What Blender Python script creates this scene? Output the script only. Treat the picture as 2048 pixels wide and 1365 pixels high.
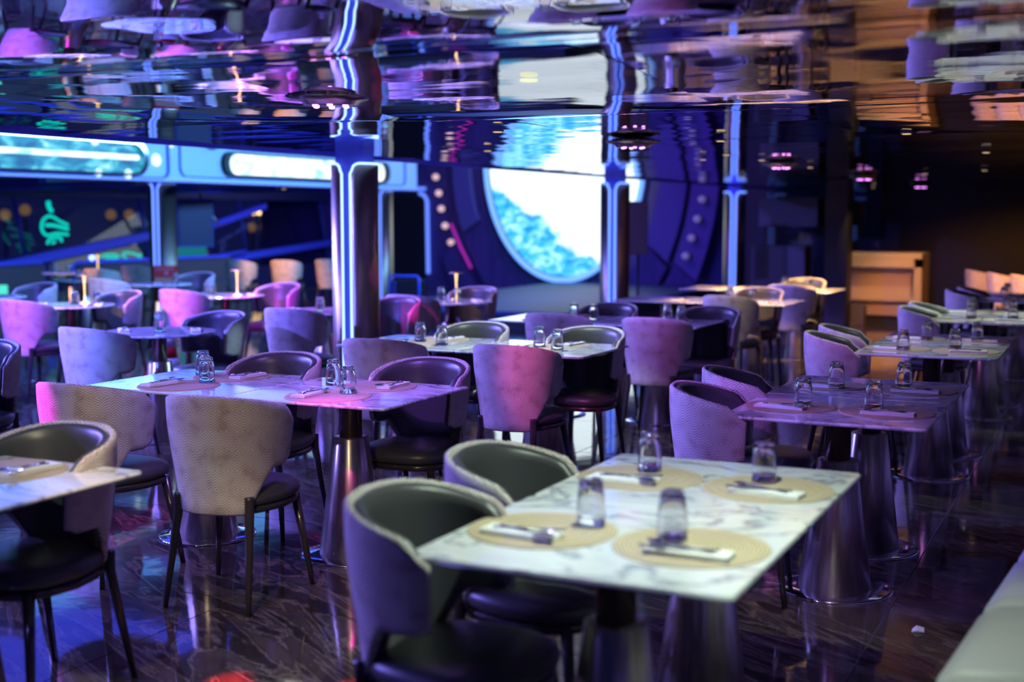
import bpy, math, random
from math import sin, cos, pi, radians as R
from mathutils import Vector, Matrix
random.seed(7)
for o in list(bpy.data.objects): bpy.data.objects.remove(o)
S = bpy.context.scene; COL = S.collection

# ------------------------------------------------------------------ camera, world, exposure
EYE = 1.54
cd = bpy.data.cameras.new('camera'); cam = bpy.data.objects.new('camera', cd); COL.objects.link(cam)
S.camera = cam
cd.sensor_width = 36.0; cd.lens = 2560 / 2048 * 36.0; cd.clip_end = 200; cd.clip_start = 0.05
yaw = math.atan((2250 - 1024) / 2560); tilt = math.atan((682.5 - 432) / 2560)
cam.location = (0, 0, EYE); cam.rotation_euler = (pi/2 - tilt, 0, yaw)
cd.dof.use_dof = True; cd.dof.focus_distance = 5.9; cd.dof.aperture_fstop = 1.45
S.view_settings.view_transform = 'Standard'; S.view_settings.look = 'None'
S.view_settings.exposure = 0.7; S.view_settings.gamma = 1.0
S.view_settings.use_curve_mapping = False
w = bpy.data.worlds.new('night'); S.world = w; w.use_nodes = True
w.node_tree.nodes['Background'].inputs[0].default_value = (0.03, 0.04, 0.30, 1)
w.node_tree.nodes['Background'].inputs[1].default_value = 0.12

def aim(o, loc, tgt):
    o.location = loc
    o.rotation_euler = (Vector(tgt) - Vector(loc)).to_track_quat('-Z', 'Y').to_euler()
def area(name, loc, tgt, sx, sy, col, e, spread=180):
    l = bpy.data.lights.new(name, 'AREA'); l.shape = 'RECTANGLE'; l.size = sx; l.size_y = sy
    l.color = col; l.energy = e; l.spread = R(spread)
    o = bpy.data.objects.new(name, l); COL.objects.link(o); aim(o, loc, tgt); return o
def spot(loc, tgt, ang, col, e, blend=.35, rad=.02, name='spot_light'):
    l = bpy.data.lights.new(name, 'SPOT'); l.color = col; l.energy = e; l.spot_size = R(ang)
    l.spot_blend = blend; l.shadow_soft_size = rad
    o = bpy.data.objects.new(name, l); COL.objects.link(o); aim(o, loc, tgt); return o

BLUE = (.10, .16, 1.0); VIO = (.45, .15, 1.0); MAG = (.9, .06, .95); WARM = (1.0, .82, .55); CREAM = (.80, 1.0, .80); AMB = (1.0, .55, .22)
# added unseen blue fill for the double-height hall beyond the low ceiling
area('blue_wash', (-9.2, 9.5, 3.8), (-9.0, 9.5, 0), 6, 14, (.05, .07, 1.0), 260)
for y_ in (4, 8, 12): spot((-8.6, y_, 3.4), (-8.2, y_+.5, 0), 110, (.16, .14, 1.0), 420, .6, .05, 'hall_spot')
area('beam_wash', (-7.6, 13.5, 2.75), (-11, 13.5, 2.3), 13, .3, (.16, .48, 1.0), 330)
area('stage_wash', (-9, 18, 4.6), (-10, 24, 1.5), 4, 1, (.28, .08, 1.0), 90)
# added unseen violet fill reaching under the ceiling from the hall side
for y_ in (1.5, 3.5, 5.5, 7.5, 9.5, 12): spot((-9.8, y_, 2.95), (-3.6, y_+.8, .5), 62, (.23, .19, 1.0), 950, .6, .06, 'violet_wash')
for x_, t_ in ((-7.2, -6.4), (-9.2, -8.6)): spot((x_, 2.4, 2.9), (t_, 8.2, .6), 46, (.14, .12, 1.0), 1500, .6, .05, 'hall_front_spot')
for y_ in (5, 9, 13, 17, 20): spot((-13.5, y_, 1.9), (-14.5, y_+.4, 0), 150, BLUE, 60, .6, .05, 'soffit_spot')
for y_ in (1.0, 4.45, 8.0, 12.0, 16.2): spot((-2.95, y_, 1.92), (-2.95, y_, 0), 136, (.22, .17, 1.0), 34, .8, .08, 'violet_spot')
# warm and white ceiling spots over the tables (added fittings built below at the same places)
SPOTS = [
 # loc, target, angle, colour, energy
 ((-1.9, 1.0, 1.98), (-3.2, 3.95, .66), 24, (1.0, .80, .52), 78),
 ((-3.3, 1.6, 1.98), (-4.0, 4.0, .7), 18, (1.0, .82, .62), 30),
 ((-1.0, 3.0, 1.98), (-1.15, 3.3, 0), 84, CREAM, 62),
 ((-2.75, 2.3, 1.98), (-3.1, 2.9, .5), 60, CREAM, 20),
 ((-3.3, 6.7, 1.98), (-3.4, 7.2, .4), 66, CREAM, 64),
 ((-1.2, 7.9, 1.98), (-1.25, 7.9, 0), 70, CREAM, 20),
 ((-1.0, 10.5, 1.98), (-1.0, 10.7, 0), 80, CREAM, 42),
 ((-2.9, 13.0, 1.98), (-3.2, 13.9, .4), 80, (1.0, .58, .22), 520),
 ((-2.9, 11.1, 1.98), (-3.2, 11.7, .4), 60, (1.0, .58, .22), 170),
 ((-2.9, 10.0, 1.98), (-3.15, 10.8, .6), 60, WARM, 24),
 ((-1.4, 14.6, 1.98), (-1.45, 16.9, .6), 60, (1.0, .40, .10), 330),
 ((-3.1, 17.3, 1.98), (-3.1, 18.9, .4), 60, (1.0, .64, .34), 34),
 ((-.55, 1.9, 1.98), (-.2, 3.0, .3), 46, CREAM, 20),
 ((-2.3, 2.3, 1.98), (-2.45, 3.5, 0), 50, (1.0, .72, .45), 34),
]
for a in SPOTS: spot(*a)
# coloured beams
MAGS = [
 ((-2.95, 4.3, 1.94), (-2.74, 6.2, .66), 17, (1.0, .18, .62), 120),
 ((-3.9, 2.2, 1.94), (-4.2, 3.95, .66), 14, (1.0, .02, .80), 380),
 ((-2.5, 3.4, 1.94), (-3.18, 4.85, .28), 14, (1.0, .03, .7), 120),
 ((-2.95, 8.0, 1.94), (-3.1, 8.75, .72), 60, (.35, .15, 1.0), 14),
 ((-2.95, 6.6, 1.94), (-2.8, 8.2, .7), 28, (.8, .15, 1.0), 30),
 ((-2.95, 4.3, 1.94), (-3.2, 4.85, .75), 80, (.50, .16, 1.0), 30),
 ((-2.95, 4.3, 1.94), (-3.1, 5.2, .5), 50, (.5, .1, 1.0), 20),
 ((-1.9, 3.6, 1.94), (-1.05, 5.6, .75), 60, (.34, .2, 1.0), 40),
 ((-2.2, 4.3, 1.94), (-1.35, 5.5, .45), 20, (.5, .12, 1.0), 50),
 ((-1.9, 6.2, 1.94), (-1.2, 8.3, .7), 40, (.75, .2, 1.0), 30),
 ((-1.0, 4.0, 1.94), (-1.0, 5.0, .3), 40, (.75, .2, 1.0), 16),
 ((-4.6, 6.6, 1.94), (-5.56, 9.7, .58), 6.5, (1.0, .05, .75), 600),
 ((-7.9, 4.2, 2.9), (-8.1, 7.8, .75), 12, (1.0, .04, .9), 520),
 ((-7.9, 5.5, 2.9), (-8.05, 9.5, .65), 9, (1.0, .05, .85), 900),
 ((-6.8, 7.0, 2.9), (-7.9, 10.9, .65), 14, (.8, .03, 1.0), 1500),
 ((-7.4, 7.5, 2.9), (-6.1, 9.1, .7), 22, (1.0, .08, .85), 260),
 ((-5.2, 3.4, 1.94), (-5.75, 6.0, .66), 26, (.10, .18, 1.0), 200),
 ((-4.2, 8.8, 1.95), (-5.50, 7.25, .66), 10, (.45, .8, 1.0), 160),
 ((-4.9, 3.9, 1.95), (-5.72, 5.95, .66), 9, (.25, .50, 1.0), 60),
 ((-8.6, 6.2, 2.9), (-8.5, 8.7, .75), 22, AMB, 420),
 ((-9.4, 7.6, 2.9), (-10.2, 10.9, .7), 14, WARM, 230),
 ((-7.6, 8.4, 2.9), (-8.1, 10.35, .75), 22, AMB, 400),
 ((-5.9, 9.4, 1.94), (-5.65, 10.6, .75), 40, AMB, 60),
 ((-11.28, 14.55, 1.93), (-12.0, 16.7, .6), 34, (1.0, .42, .12), 300),
 ((-11.28, 10.9, 1.93), (-12.9, 13.2, .7), 24, (1.0, .42, .25), 260),
 ((-8.5, 4.0, 3.4), (-4.3, 6.2, 0), 8, (.3, .6, 1.0), 350),
 ((-2.2, 1.2, 1.94), (-2.62, 3.28, 0), 3.6, (1.0, .02, .03), 2600),
 ((-1.8, 1.3, 1.94), (-2.22, 3.42, 0), 3, (1.0, .05, .05), 2600),
 ((-1.8, 1.3, 1.94), (-2.42, 3.30, 0), 3.4, (.7, .9, 1.0), 1600),
]
for a in MAGS: spot(*a, blend=.75, name='coloured_spot')

# ------------------------------------------------------------------ materials
def mat(name, col=(.5, .5, .5), rough=.5, metal=0, coat=0, emit=None, es=0, spec=None):
    m = bpy.data.materials.new(name); m.use_nodes = True
    b = m.node_tree.nodes['Principled BSDF']
    b.inputs['Base Color'].default_value = (*col, 1); b.inputs['Roughness'].default_value = rough
    b.inputs['Metallic'].default_value = metal; b.inputs['Coat Weight'].default_value = coat
    b.inputs['Coat Roughness'].default_value = .08
    if spec is not None: b.inputs['Specular IOR Level'].default_value = spec
    if emit: b.inputs['Emission Color'].default_value = (*emit, 1); b.inputs['Emission Strength'].default_value = es
    return m
class NT:
    def __init__(s, m): s.t = m.node_tree; s.n = s.t.nodes; s.b = s.n['Principled BSDF']
    def new(s, ty, **k):
        x = s.n.new(ty)
        for a, v in k.items(): setattr(x, a, v)
        return x
    def math(s, op, a, b=None, c=None):
        x = s.n.new('ShaderNodeMath'); x.operation = op
        for i, v in enumerate((a, b, c)):
            if v is None: continue
            if isinstance(v, (int, float)): x.inputs[i].default_value = v
            else: s.t.links.new(v, x.inputs[i])
        return x.outputs[0]
    def link(s, a, b): s.t.links.new(a, b)
    def ramp(s, fac, stops):
        x = s.n.new('ShaderNodeValToRGB'); e = x.color_ramp.elements
        while len(e) < len(stops): e.new(.5)
        for i, (p, c) in enumerate(stops): e[i].position = p; e[i].color = (*c, 1)
        s.link(fac, x.inputs[0]); return x.outputs[0]
    def noise(s, vec, scale, detail=3, dist=0, rough=.5):
        x = s.n.new('ShaderNodeTexNoise'); x.inputs['Scale'].default_value = scale; x.inputs['Detail'].default_value = detail
        x.inputs['Distortion'].default_value = dist; x.inputs['Roughness'].default_value = rough
        if vec is not None: s.link(vec, x.inputs['Vector'])
        return x.outputs['Fac']
    def pos(s): return s.n.new('ShaderNodeNewGeometry').outputs['Position']
    def mapped(s, vec, sc=(1, 1, 1), rot=(0, 0, 0)):
        x = s.n.new('ShaderNodeMapping'); x.inputs['Scale'].default_value = sc; x.inputs['Rotation'].default_value = rot
        s.link(vec, x.inputs['Vector']); return x.outputs[0]
    def bump(s, h, st, dist=.01):
        x = s.n.new('ShaderNodeBump'); x.inputs['Strength'].default_value = st; x.inputs['Distance'].default_value = dist
        s.link(h, x.inputs['Height']); s.link(x.outputs[0], s.b.inputs['Normal'])

M = {}
# polished dark marble floor
m = M['floor'] = mat('dark_polished_marble', (.02, .018, .02), .06, coat=.3); n = NT(m)
p = n.mapped(n.pos(), (1, 1, 1), (0, 0, .5))
v = n.noise(n.mapped(p, (.7, 3.2, 1)), 1.3, 8, 2.2, .62)
n.link(n.ramp(v, [(0, (.012, .010, .008)), (.44, (.030, .023, .018)), (.495, (.15, .12, .085)), (.515, (.045, .034, .026)), (.60, (.075, .058, .042)), (1, (.02, .016, .013))]), n.b.inputs['Base Color'])
n.bump(n.noise(n.pos(), 5.0, 2), .10, .012)
M['grout'] = mat('grout', (.10, .09, .09), .6)
# mirror ceiling of slightly dished polished panels
m = M['mirror'] = mat('polished_dark_mirror', (.72, .68, .76), .02, metal=1); n = NT(m)
n.bump(n.noise(n.mapped(n.pos(), (1.2, 2.2, 1)), 1.6, 2), .20, .006)
M['dark'] = mat('matt_black', (.012, .011, .014), .5)
M['darkwall'] = mat('dark_wall', (.006, .005, .005), .5)
m = M['purplewall'] = mat('stage_drape', (.07, .045, .20), .75); n = NT(m)
n.link(n.ramp(n.noise(n.mapped(n.pos(), (6, 6, .4)), 1, 3), [(.3, (.05, .03, .16)), (.7, (.09, .055, .24))]), n.b.inputs['Base Color'])
M['drape2'] = mat('light_drape', (.15, .11, .34), .8)
M['navy'] = mat('navy_paint', (.03, .03, .10), .5)
M['steelblue'] = mat('painted_beam', (.50, .66, .80), .85)
M['soffit'] = mat('soffit_paint', (.05, .06, .34), .35)
M['ledge'] = mat('ledge_paint', (.10, .13, .85), .4)
M['bluelit'] = mat('tube_lit_blue', (.16, .20, .95), .4)  # blue of the neon tube light put into the shaft's base colour
M['white'] = mat('white_paint', (.75, .75, .80), .5)
m = M['steel'] = mat('brushed_steel', (.55, .50, .46), .34, metal=1); n = NT(m)
n.b.inputs['Anisotropic'].default_value = .75; n.b.inputs['Anisotropic Rotation'].default_value = .25
tg_ = n.new('ShaderNodeTangent'); tg_.direction_type = 'RADIAL'; tg_.axis = 'Z'; n.link(tg_.outputs[0], n.b.inputs['Tangent'])
n.link(n.ramp(n.noise(n.mapped(n.new('ShaderNodeTexCoord').outputs['Object'], (60, 60, .6)), 1, 2), [(.3, (.42, .36, .30)), (.7, (.66, .58, .50))]), n.b.inputs['Base Color'])
M['chrome'] = mat('chrome', (.75, .75, .78), .07, metal=1)
M['satin'] = mat('satin_cladding', (.34, .27, .22), .36, metal=.95)
M['bronze'] = mat('bronze_steel', (.40, .33, .28), .26, metal=1)
# marble tops
def marble(name, a, b, vein):
    m = mat(name, a, .09, coat=.5); n = NT(m)
    v = n.noise(n.mapped(n.pos(), (1, 1.8, 1), (0, 0, .7)), 2.0, 6, 1.6, .55)
    n.link(n.ramp(v, [(0, a), (.43, a), (.482, vein), (.50, b), (.53, a), (.64, b), (.70, vein), (.76, a)]), n.b.inputs['Base Color'])
    return m
M['marble'] = marble('white_veined_marble', (.80, .82, .81), (.70, .71, .74), (.34, .34, .40))
# fabric with nested chevron scales
m = M['fabric'] = mat('patterned_fabric', (.6, .56, .54), .8); n = NT(m)
uv = n.new('ShaderNodeUVMap').outputs[0]; sp = n.new('ShaderNodeSeparateXYZ'); n.link(uv, sp.inputs[0])
U, V_ = sp.outputs[0], sp.outputs[1]
CW, CH = .118, .078
row = n.math('FLOOR', n.math('DIVIDE', V_, CH))
odd = n.math('MODULO', n.math('ADD', row, 20), 2)
uu = n.math('ADD', n.math('DIVIDE', U, CW), n.math('MULTIPLY', odd, .5))
lx = n.math('ABSOLUTE', n.math('SUBTRACT', n.math('FRACT', n.math('ADD', uu, 20)), .5))
ly = n.math('FRACT', n.math('DIVIDE', V_, CH))
wob = n.math('MULTIPLY', n.math('SINE', n.math('MULTIPLY', lx, 25)), .035)
d = n.math('ADD', n.math('ADD', n.math('MULTIPLY', lx, 1.35), ly), wob)
line = n.math('SINE', n.math('MULTIPLY', d, 46))
line = n.math('MINIMUM', n.math('MAXIMUM', n.math('MULTIPLY_ADD', line, 1.6, .3), 0), 1)
env = n.math('LESS_THAN', n.math('ADD', n.math('MULTIPLY', lx, 1.5), n.math('MULTIPLY', ly, .35)), .80)
bl = n.noise(uv, 14, 3)
base = n.ramp(bl, [(.35, (.66, .62, .58)), (.55, (.60, .53, .50)), (.7, (.46, .38, .35))])
mx = n.new('ShaderNodeMixRGB'); mx.blend_type = 'MULTIPLY'; n.link(n.math('MULTIPLY', line, .85), mx.inputs[0])
n.link(base, mx.inputs[1]); mx.inputs[2].default_value = (.36, .33, .38, 1); n.link(mx.outputs[0], n.b.inputs['Base Color'])
n.bump(n.math('SUBTRACT', 1.0, line), .3, .002)
m = M['leather'] = mat('dark_leather', (.055, .055, .06), .38, spec=.6); n = NT(m)
n.bump(n.noise(n.new('ShaderNodeTexCoord').outputs['Object'], 160, 2), .08, .001)
M['leg'] = mat('dark_lacquered_leg', (.035, .028, .028), .25, coat=.4)
M['mat'] = mat('woven_placemat', (.46, .32, .17), .7); n = NT(M['mat'])
oc = n.new('ShaderNodeTexCoord').outputs['Object']; spx = n.new('ShaderNodeVectorMath', operation='LENGTH'); n.link(oc, spx.inputs[0])
rg = n.math('SINE', n.math('MULTIPLY', spx.outputs['Value'], 620))
n.link(n.ramp(rg, [(0, (.34, .25, .16)), (.7, (.60, .50, .35))]), n.b.inputs['Base Color'])
M['napkin'] = mat('napkin_cloth', (.78, .78, .76), .85)
m = M['glass'] = mat('clear_glass', (1, 1, 1), .035, coat=.6); m.node_tree.nodes['Principled BSDF'].inputs['Transmission Weight'].default_value = 1
m.node_tree.nodes['Principled BSDF'].inputs['IOR'].default_value = 1.42
M['banquette'] = mat('pale_leather', (.34, .33, .34), .42)
M['bulb'] = mat('frosted_bulb', (.8, .6, .6), .4, emit=(1.0, .62, .55), es=.45)
M['bulb2'] = mat('dim_bulb', (.5, .5, .6), .4, emit=(.6, .5, .9), es=.08)
def em(name, col, st): return mat(name, (0, 0, 0), .5, emit=col, es=st)
M['neon'] = em('neon_tube', (.13, .26, 1.0), 1.5)
M['neon_near'] = em('neon_tube_near', (.24, .40, 1.0), 2.2)
M['neon2'] = em('neon_tube_dim', (.12, .22, 1.0), .9)
M['ringneon'] = em('ring_neon', (.14, .34, 1.0), 1.1)
M['teal'] = em('teal_neon', (.0, .75, .62), .6)
M['tealbox'] = em('teal_glow', (.10, 1.0, .80), .55)
M['tealdim'] = em('teal_glow_panel', (.0, .16, .18), .6)
M['magline'] = em('magenta_led', (.6, .03, .7), .4)
M['gold'] = mat('gold_lamp_stem', (.9, .6, .2), .3, metal=.6, emit=(1.0, .62, .22), es=.95)
M['golddisc'] = mat('gold_lamp_disc', (.5, .35, .2), .35, metal=.8)
M['pinkdisc'] = mat('pink_lamp_disc', (.9, .1, .4), .35, emit=(1.0, .05, .4), es=.6)
M['led'] = em('violet_led', (.85, .25, 1.0), 3.5)
M['down'] = em('warm_downlight', (1.0, .66, .32), .8)
M['downw'] = em('white_downlight', (.95, 1.0, .65), .6)
M['bokeh'] = em('street_lamp_glow', (1.0, .55, .18), 4)
M['bokehd'] = em('faint_street_lamp', (.8, .40, .16), .16)
M['red'] = mat('red_plastic', (.6, .02, .03), .4)
M['stagefloor'] = mat('blue_stage_floor', (.02, .045, .18), .55)
M['counter'] = mat('cream_counter', (.55, .42, .30), .35)
M['brownpanel'] = mat('brown_panel', (.09, .055, .045), .4)
M['greypanel'] = mat('grey_panel', (.10, .085, .09), .45)
m = M['wallglass'] = bpy.data.materials.new('thin_window_glass'); m.use_nodes = True; t_ = m.node_tree; t_.nodes.remove(t_.nodes['Principled BSDF'])
a_ = t_.nodes.new('ShaderNodeBsdfTransparent'); a_.inputs[0].default_value = (.8, .85, .9, 1); b_ = t_.nodes.new('ShaderNodeBsdfGlossy'); b_.inputs['Roughness'].default_value = .03; x_ = t_.nodes.new('ShaderNodeMixShader'); x_.inputs[0].default_value = .05
t_.links.new(a_.outputs[0], x_.inputs[1]); t_.links.new(b_.outputs[0], x_.inputs[2]); t_.links.new(x_.outputs[0], t_.nodes['Material Output'].inputs[0])
# round LED screen: overexposed sky with a blue cloud bank along the lower left
def screen(name, tf):
    m = mat(name, (0, 0, 0), .4); n = NT(m)
    oc = n.new('ShaderNodeTexCoord').outputs['Object']; sp = n.new('ShaderNodeSeparateXYZ'); n.link(oc, sp.inputs[0])
    fac, st = tf(n, oc, sp.outputs)
    n.link(fac, n.b.inputs['Emission Color']); n.b.inputs['Emission Strength'].default_value = st
    return m
def disc_tf(n, oc, o):
    nz = n.noise(n.mapped(oc, (2.2, 1, 3.4)), 1.5, 7, .8, .66)
    # shoreline falls from upper left to lower right
    h = n.math('SUBTRACT', n.math('MULTIPLY_ADD', o[0], -.70, -1.50), o[2])
    h = n.math('ADD', h, n.math('MULTIPLY', n.math('SUBTRACT', n.noise(oc, 1.4, 4), .5), .9))
    cloud = n.math('MULTIPLY', n.math('SMOOTH_MIN', n.math('MAXIMUM', n.math('MULTIPLY', h, 7), 0), 1, .1), 1)
    blue = n.ramp(nz, [(.36, (.01, .22, .62)), (.50, (.06, .55, .95)), (.60, (.45, .95, 1.1)), (.72, (1, 1.2, 1.3))])
    mx = n.new('ShaderNodeMixRGB'); n.link(cloud, mx.inputs[0]); mx.inputs[1].default_value = (1.15, 1.35, 1.4, 1); n.link(blue, mx.inputs[2])
    return mx.outputs[0], .8
M['disc'] = screen('led_disc', disc_tf)
def pill_tf(n, oc, o):
    nz = n.noise(n.mapped(oc, (1, 1.2, 3)), 3.0, 5, .5)
    return n.ramp(nz, [(.3, (.25, .85, 1.0)), (.45, (.7, 1.1, 1.2)), (.6, (1.2, 1.3, 1.3))]), .85
M['pill'] = screen('led_band', pill_tf)
def pill2_tf(n, oc, o):
    nz = n.noise(n.mapped(oc, (1, 1.2, 3)), 2.4, 6, .8)
    return n.ramp(nz, [(.35, (.0, .10, .28)), (.52, (.02, .35, .55)), (.62, (.15, .75, .9)), (.75, (.6, 1.1, 1.2))]), .55
M['pill2'] = screen('led_band_dim', pill2_tf)

# ------------------------------------------------------------------ mesh helpers
class MB:
    def __init__(s): s.v = []; s.f = []; s.m = []; s.uv = {}; s.mi = 0; s.sm = []
    def add(s, vs, fs, smooth=True):
        o = len(s.v); s.v += [tuple(p) for p in vs]
        for f in fs: s.f.append([i + o for i in f]); s.m.append(s.mi); s.sm.append(smooth)
        return o
    def box(s, x0, x1, y0, y1, z0, z1, bev=0):
        if bev <= 0:
            vs = [(x, y, z) for z in (z0, z1) for y in (y0, y1) for x in (x0, x1)]
            s.add(vs, [(0, 2, 3, 1), (4, 5, 7, 6), (0, 1, 5, 4), (2, 6, 7, 3), (0, 4, 6, 2), (1, 3, 7, 5)], False)
        else:
            b = bev
            def ring(e, z):
                return [(x0+b-e*b*0 if 0 else a, c, z) for a, c in
                        ((x0+e, y0+b), (x0+b, y0+e), (x1-b, y0+e), (x1-e, y0+b), (x1-e, y1-b), (x1-b, y1-e), (x0+b, y1-e), (x0+e, y1-b))]
            rs = [ring(b*.7, z0), ring(0, z0+b*.7), ring(0, z1-b*.7), ring(b*.7, z1)]
            vs = sum(rs, []); fs = []
            for k in range(3):
                for i in range(8): j = (i+1) % 8; fs.append((k*8+i, k*8+j, k*8+8+j, k*8+8+i))
            fs.append(tuple(range(7, -1, -1))); fs.append(tuple(range(24, 32)))
            s.add(vs, fs, False)
    def lathe(s, prof, n=24, c=(0, 0), cap=True, smooth=True):
        vs = [(c[0]+r*cos(2*pi*i/n), c[1]+r*sin(2*pi*i/n), z) for r, z in prof for i in range(n)]
        fs = [(k*n+i, k*n+(i+1) % n, (k+1)*n+(i+1) % n, (k+1)*n+i) for k in range(len(prof)-1) for i in range(n)]
        if cap: fs += [tuple(range(n-1, -1, -1)), tuple(range((len(prof)-1)*n, len(prof)*n))]
        s.add(vs, fs, smooth)
    def tube(s, pts, r, n=8, closed=False, taper=None):
        P = [Vector(p) for p in pts]; N = len(P); vs = []
        up = Vector((0, 0, 1)); prev = None
        for i, p in enumerate(P):
            if closed: t = P[(i+1) % N] - P[i-1]
            else: t = P[min(i+1, N-1)] - P[max(i-1, 0)]
            t.normalize()
            if prev is None:
                a = t.cross(up)
                if a.length < .05: a = t.cross(Vector((0, 1, 0)))
            else: a = prev - t * prev.dot(t)
            a.normalize(); prev = a; b = t.cross(a)
            rr = r if taper is None else r + (taper - r) * i / (N-1)
            vs += [tuple(p + (a*cos(2*pi*k/n) + b*sin(2*pi*k/n))*rr) for k in range(n)]
        fs = [(i*n+k, i*n+(k+1) % n, ((i+1) % N)*n+(k+1) % n, ((i+1) % N)*n+k) for i in range(N if closed else N-1) for k in range(n)]
        if not closed: fs += [tuple(range(n-1, -1, -1)), tuple(range((N-1)*n, N*n))]
        s.add(vs, fs)
    def poly(s, pts2, z0, z1, smooth=False):   # extrude an xy outline
        n = len(pts2); vs = [(x, y, z0) for x, y in pts2] + [(x, y, z1) for x, y in pts2]
        s.add(vs, [tuple(range(n-1, -1, -1)), tuple(range(n, 2*n))] + [(i, (i+1) % n, n+(i+1) % n, n+i) for i in range(n)], smooth)
    def mesh(s, name, *ms):
        me = bpy.data.meshes.new(name); me.from_pydata(s.v, [], s.f)
        for q in ms: me.materials.append(M[q])
        me.polygons.foreach_set('material_index', s.m); me.polygons.foreach_set('use_smooth', s.sm)
        me.update(); return me

def link(name, me, parent=None, loc=(0, 0, 0), rz=0, label=None, kind=None):
    o = bpy.data.objects.new(name, me); COL.objects.link(o); o.location = loc; o.rotation_euler = (0, 0, rz)
    if parent: o.parent = parent
    if label: o['label'] = label
    if kind: o['kind'] = kind
    return o
def thing(name, label, cat, loc=(0, 0, 0), rz=0, group=None, me=None):
    o = bpy.data.objects.new(name, me); COL.objects.link(o); o.location = loc; o.rotation_euler = (0, 0, rz)
    o['label'] = label; o['category'] = cat
    if group: o['group'] = group
    return o
def dup(root, label, loc, rz, group=None):
    r = root.copy(); COL.objects.link(r); r.location = loc; r.rotation_euler = (0, 0, rz); r['label'] = label
    if group: r['group'] = group
    for ch in root.children:
        c = ch.copy(); COL.objects.link(c); c.parent = r
        for g in ch.children:
            d = g.copy(); COL.objects.link(d); d.parent = c
    return r
USED = set()
def place(root, label, loc, rz=0, group=None):
    if root.name not in USED:
        USED.add(root.name); root.location = loc; root.rotation_euler = (0, 0, rz); root['label'] = label
        if group: root['group'] = group
        return root
    return dup(root, label, loc, rz, group)
def struct(name, me, parent=None, loc=(0, 0, 0)):
    o = link(name, me, parent, loc)
    if not parent: o['kind'] = 'structure'
    return o
def boxmesh(name, mt, *b, bev=0):
    q = MB(); q.box(*b, bev=bev); return q.mesh(name, mt)
def arcpts(cx, cy, r, a0, a1, n): return [(cx+r*cos(a0+(a1-a0)*i/n), cy+r*sin(a0+(a1-a0)*i/n)) for i in range(n+1)]
def roundrect(x0, x1, y0, y1, r, n=5):
    return (arcpts(x1-r, y1-r, r, 0, pi/2, n) + arcpts(x0+r, y1-r, r, pi/2, pi, n) +
            arcpts(x0+r, y0+r, r, pi, 1.5*pi, n) + arcpts(x1-r, y0+r, r, 1.5*pi, 2*pi, n))

CH_Z = 2.05      # ceiling height
# ------------------------------------------------------------------ structure: floor
TS = 1.2; X0 = -.78 + 2*TS; YT0 = 7.65 - 5*TS
fl = struct('floor', boxmesh('floor', 'grout', -18, X0, YT0-.9, 25, -.08, -.004))
variants = []
for k in range(3):
    q = MB(); g = .0022; t = (random.random()-.5)*.0006
    q.box(-TS+g, -g, g, TS-g, -.03, 0, bev=.0018); variants.append(q.mesh('tile', 'floor'))
nx, ny = 14, 19
for i in range(nx):
    for j in range(ny):
        o = link('floor_tile', variants[(i*5+j*3) % 3], fl, (X0 - i*TS, YT0 + j*TS - TS*.0, 0))
# ------------------------------------------------------------------ ceiling of mirror panels
CE = -6.02
ce = struct('ceiling', boxmesh('ceiling', 'dark', CE, 1.6, -1.5, 24, CH_Z+.05, CH_Z+.18))
PL = 2.4; PWX = 1.5
def panel_mesh(amp, flat, seed):
    q = MB(); rn = random.Random(seed); nxp, nyp = 12, 48; g = .0025
    p1, p2 = rn.random()*6, rn.random()*6; gx = (rn.random()-.5)*.006
    vs = []
    for j in range(nyp+1):
        v = j/nyp
        if v < .72: z1 = -(3*(v/.72)**2-2*(v/.72)**3)
        else: z1 = -1 + (3*((v-.72)/.28)**2-2*((v-.72)/.28)**3)
        for i in range(nxp+1):
            u = i/nxp
            z = z1*(amp[0]+(amp[1]-amp[0])*u) + .0011*flat*sin(9*v+p1+2*u) + .0016*flat*sin(5*u+p2) + .0004*flat*sin(31*v+p2) 
            vs.append((g+(PWX-2*g)*u, g+(PL-2*g)*v, z))
    fs = [(j*(nxp+1)+i, (j+1)*(nxp+1)+i, (j+1)*(nxp+1)+i+1, j*(nxp+1)+i+1) for j in range(nyp) for i in range(nxp)]
    q.add(vs, fs); return q.mesh('ceiling_panel', 'mirror')
cache = {}
for i in range(5):
    for j in range(11):
        x = CE + i*PWX; y = -1.2 + j*PL
        if y > 8 or (y > 5.9 and i < 3): key = ((0, 0), .9, j % 3 + i)
        elif y > 5.9 and i == 3: key = ((0, .065), 1.0, j % 3)
        elif i == 0: key = ((0, .015), .8, j % 3)
        elif i == 1: key = ((.015, .065), 1.0, j % 3)
        else: key = ((.065, .065), 1.0, (i+j) % 4)
        if key not in cache: cache[key] = panel_mesh(key[0], key[1], int(key[0][1]*1e4)+key[2])
        link('ceiling_panel', cache[key], ce, (x, y, CH_Z))
q = MB(); q.box(CE-.03, CE, -1.5, 24, CH_Z-.02, CH_Z+.2); struct('trim_1', q.mesh('ceiling_edge_trim', 'ledge'))
# ------------------------------------------------------------------ walls
struct('wall_back', boxmesh('wall_back', 'purplewall', -18, -6.6, 24.2, 24.4, 0, 6))
struct('wall_right', boxmesh('wall_right', 'darkwall', .62, .8, -1.5, 24.4, 0, CH_Z))
struct('wall_far', boxmesh('wall_far', 'darkwall', -6.6, 1.6, 23.9, 24.2, 0, CH_Z+.2))
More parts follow.
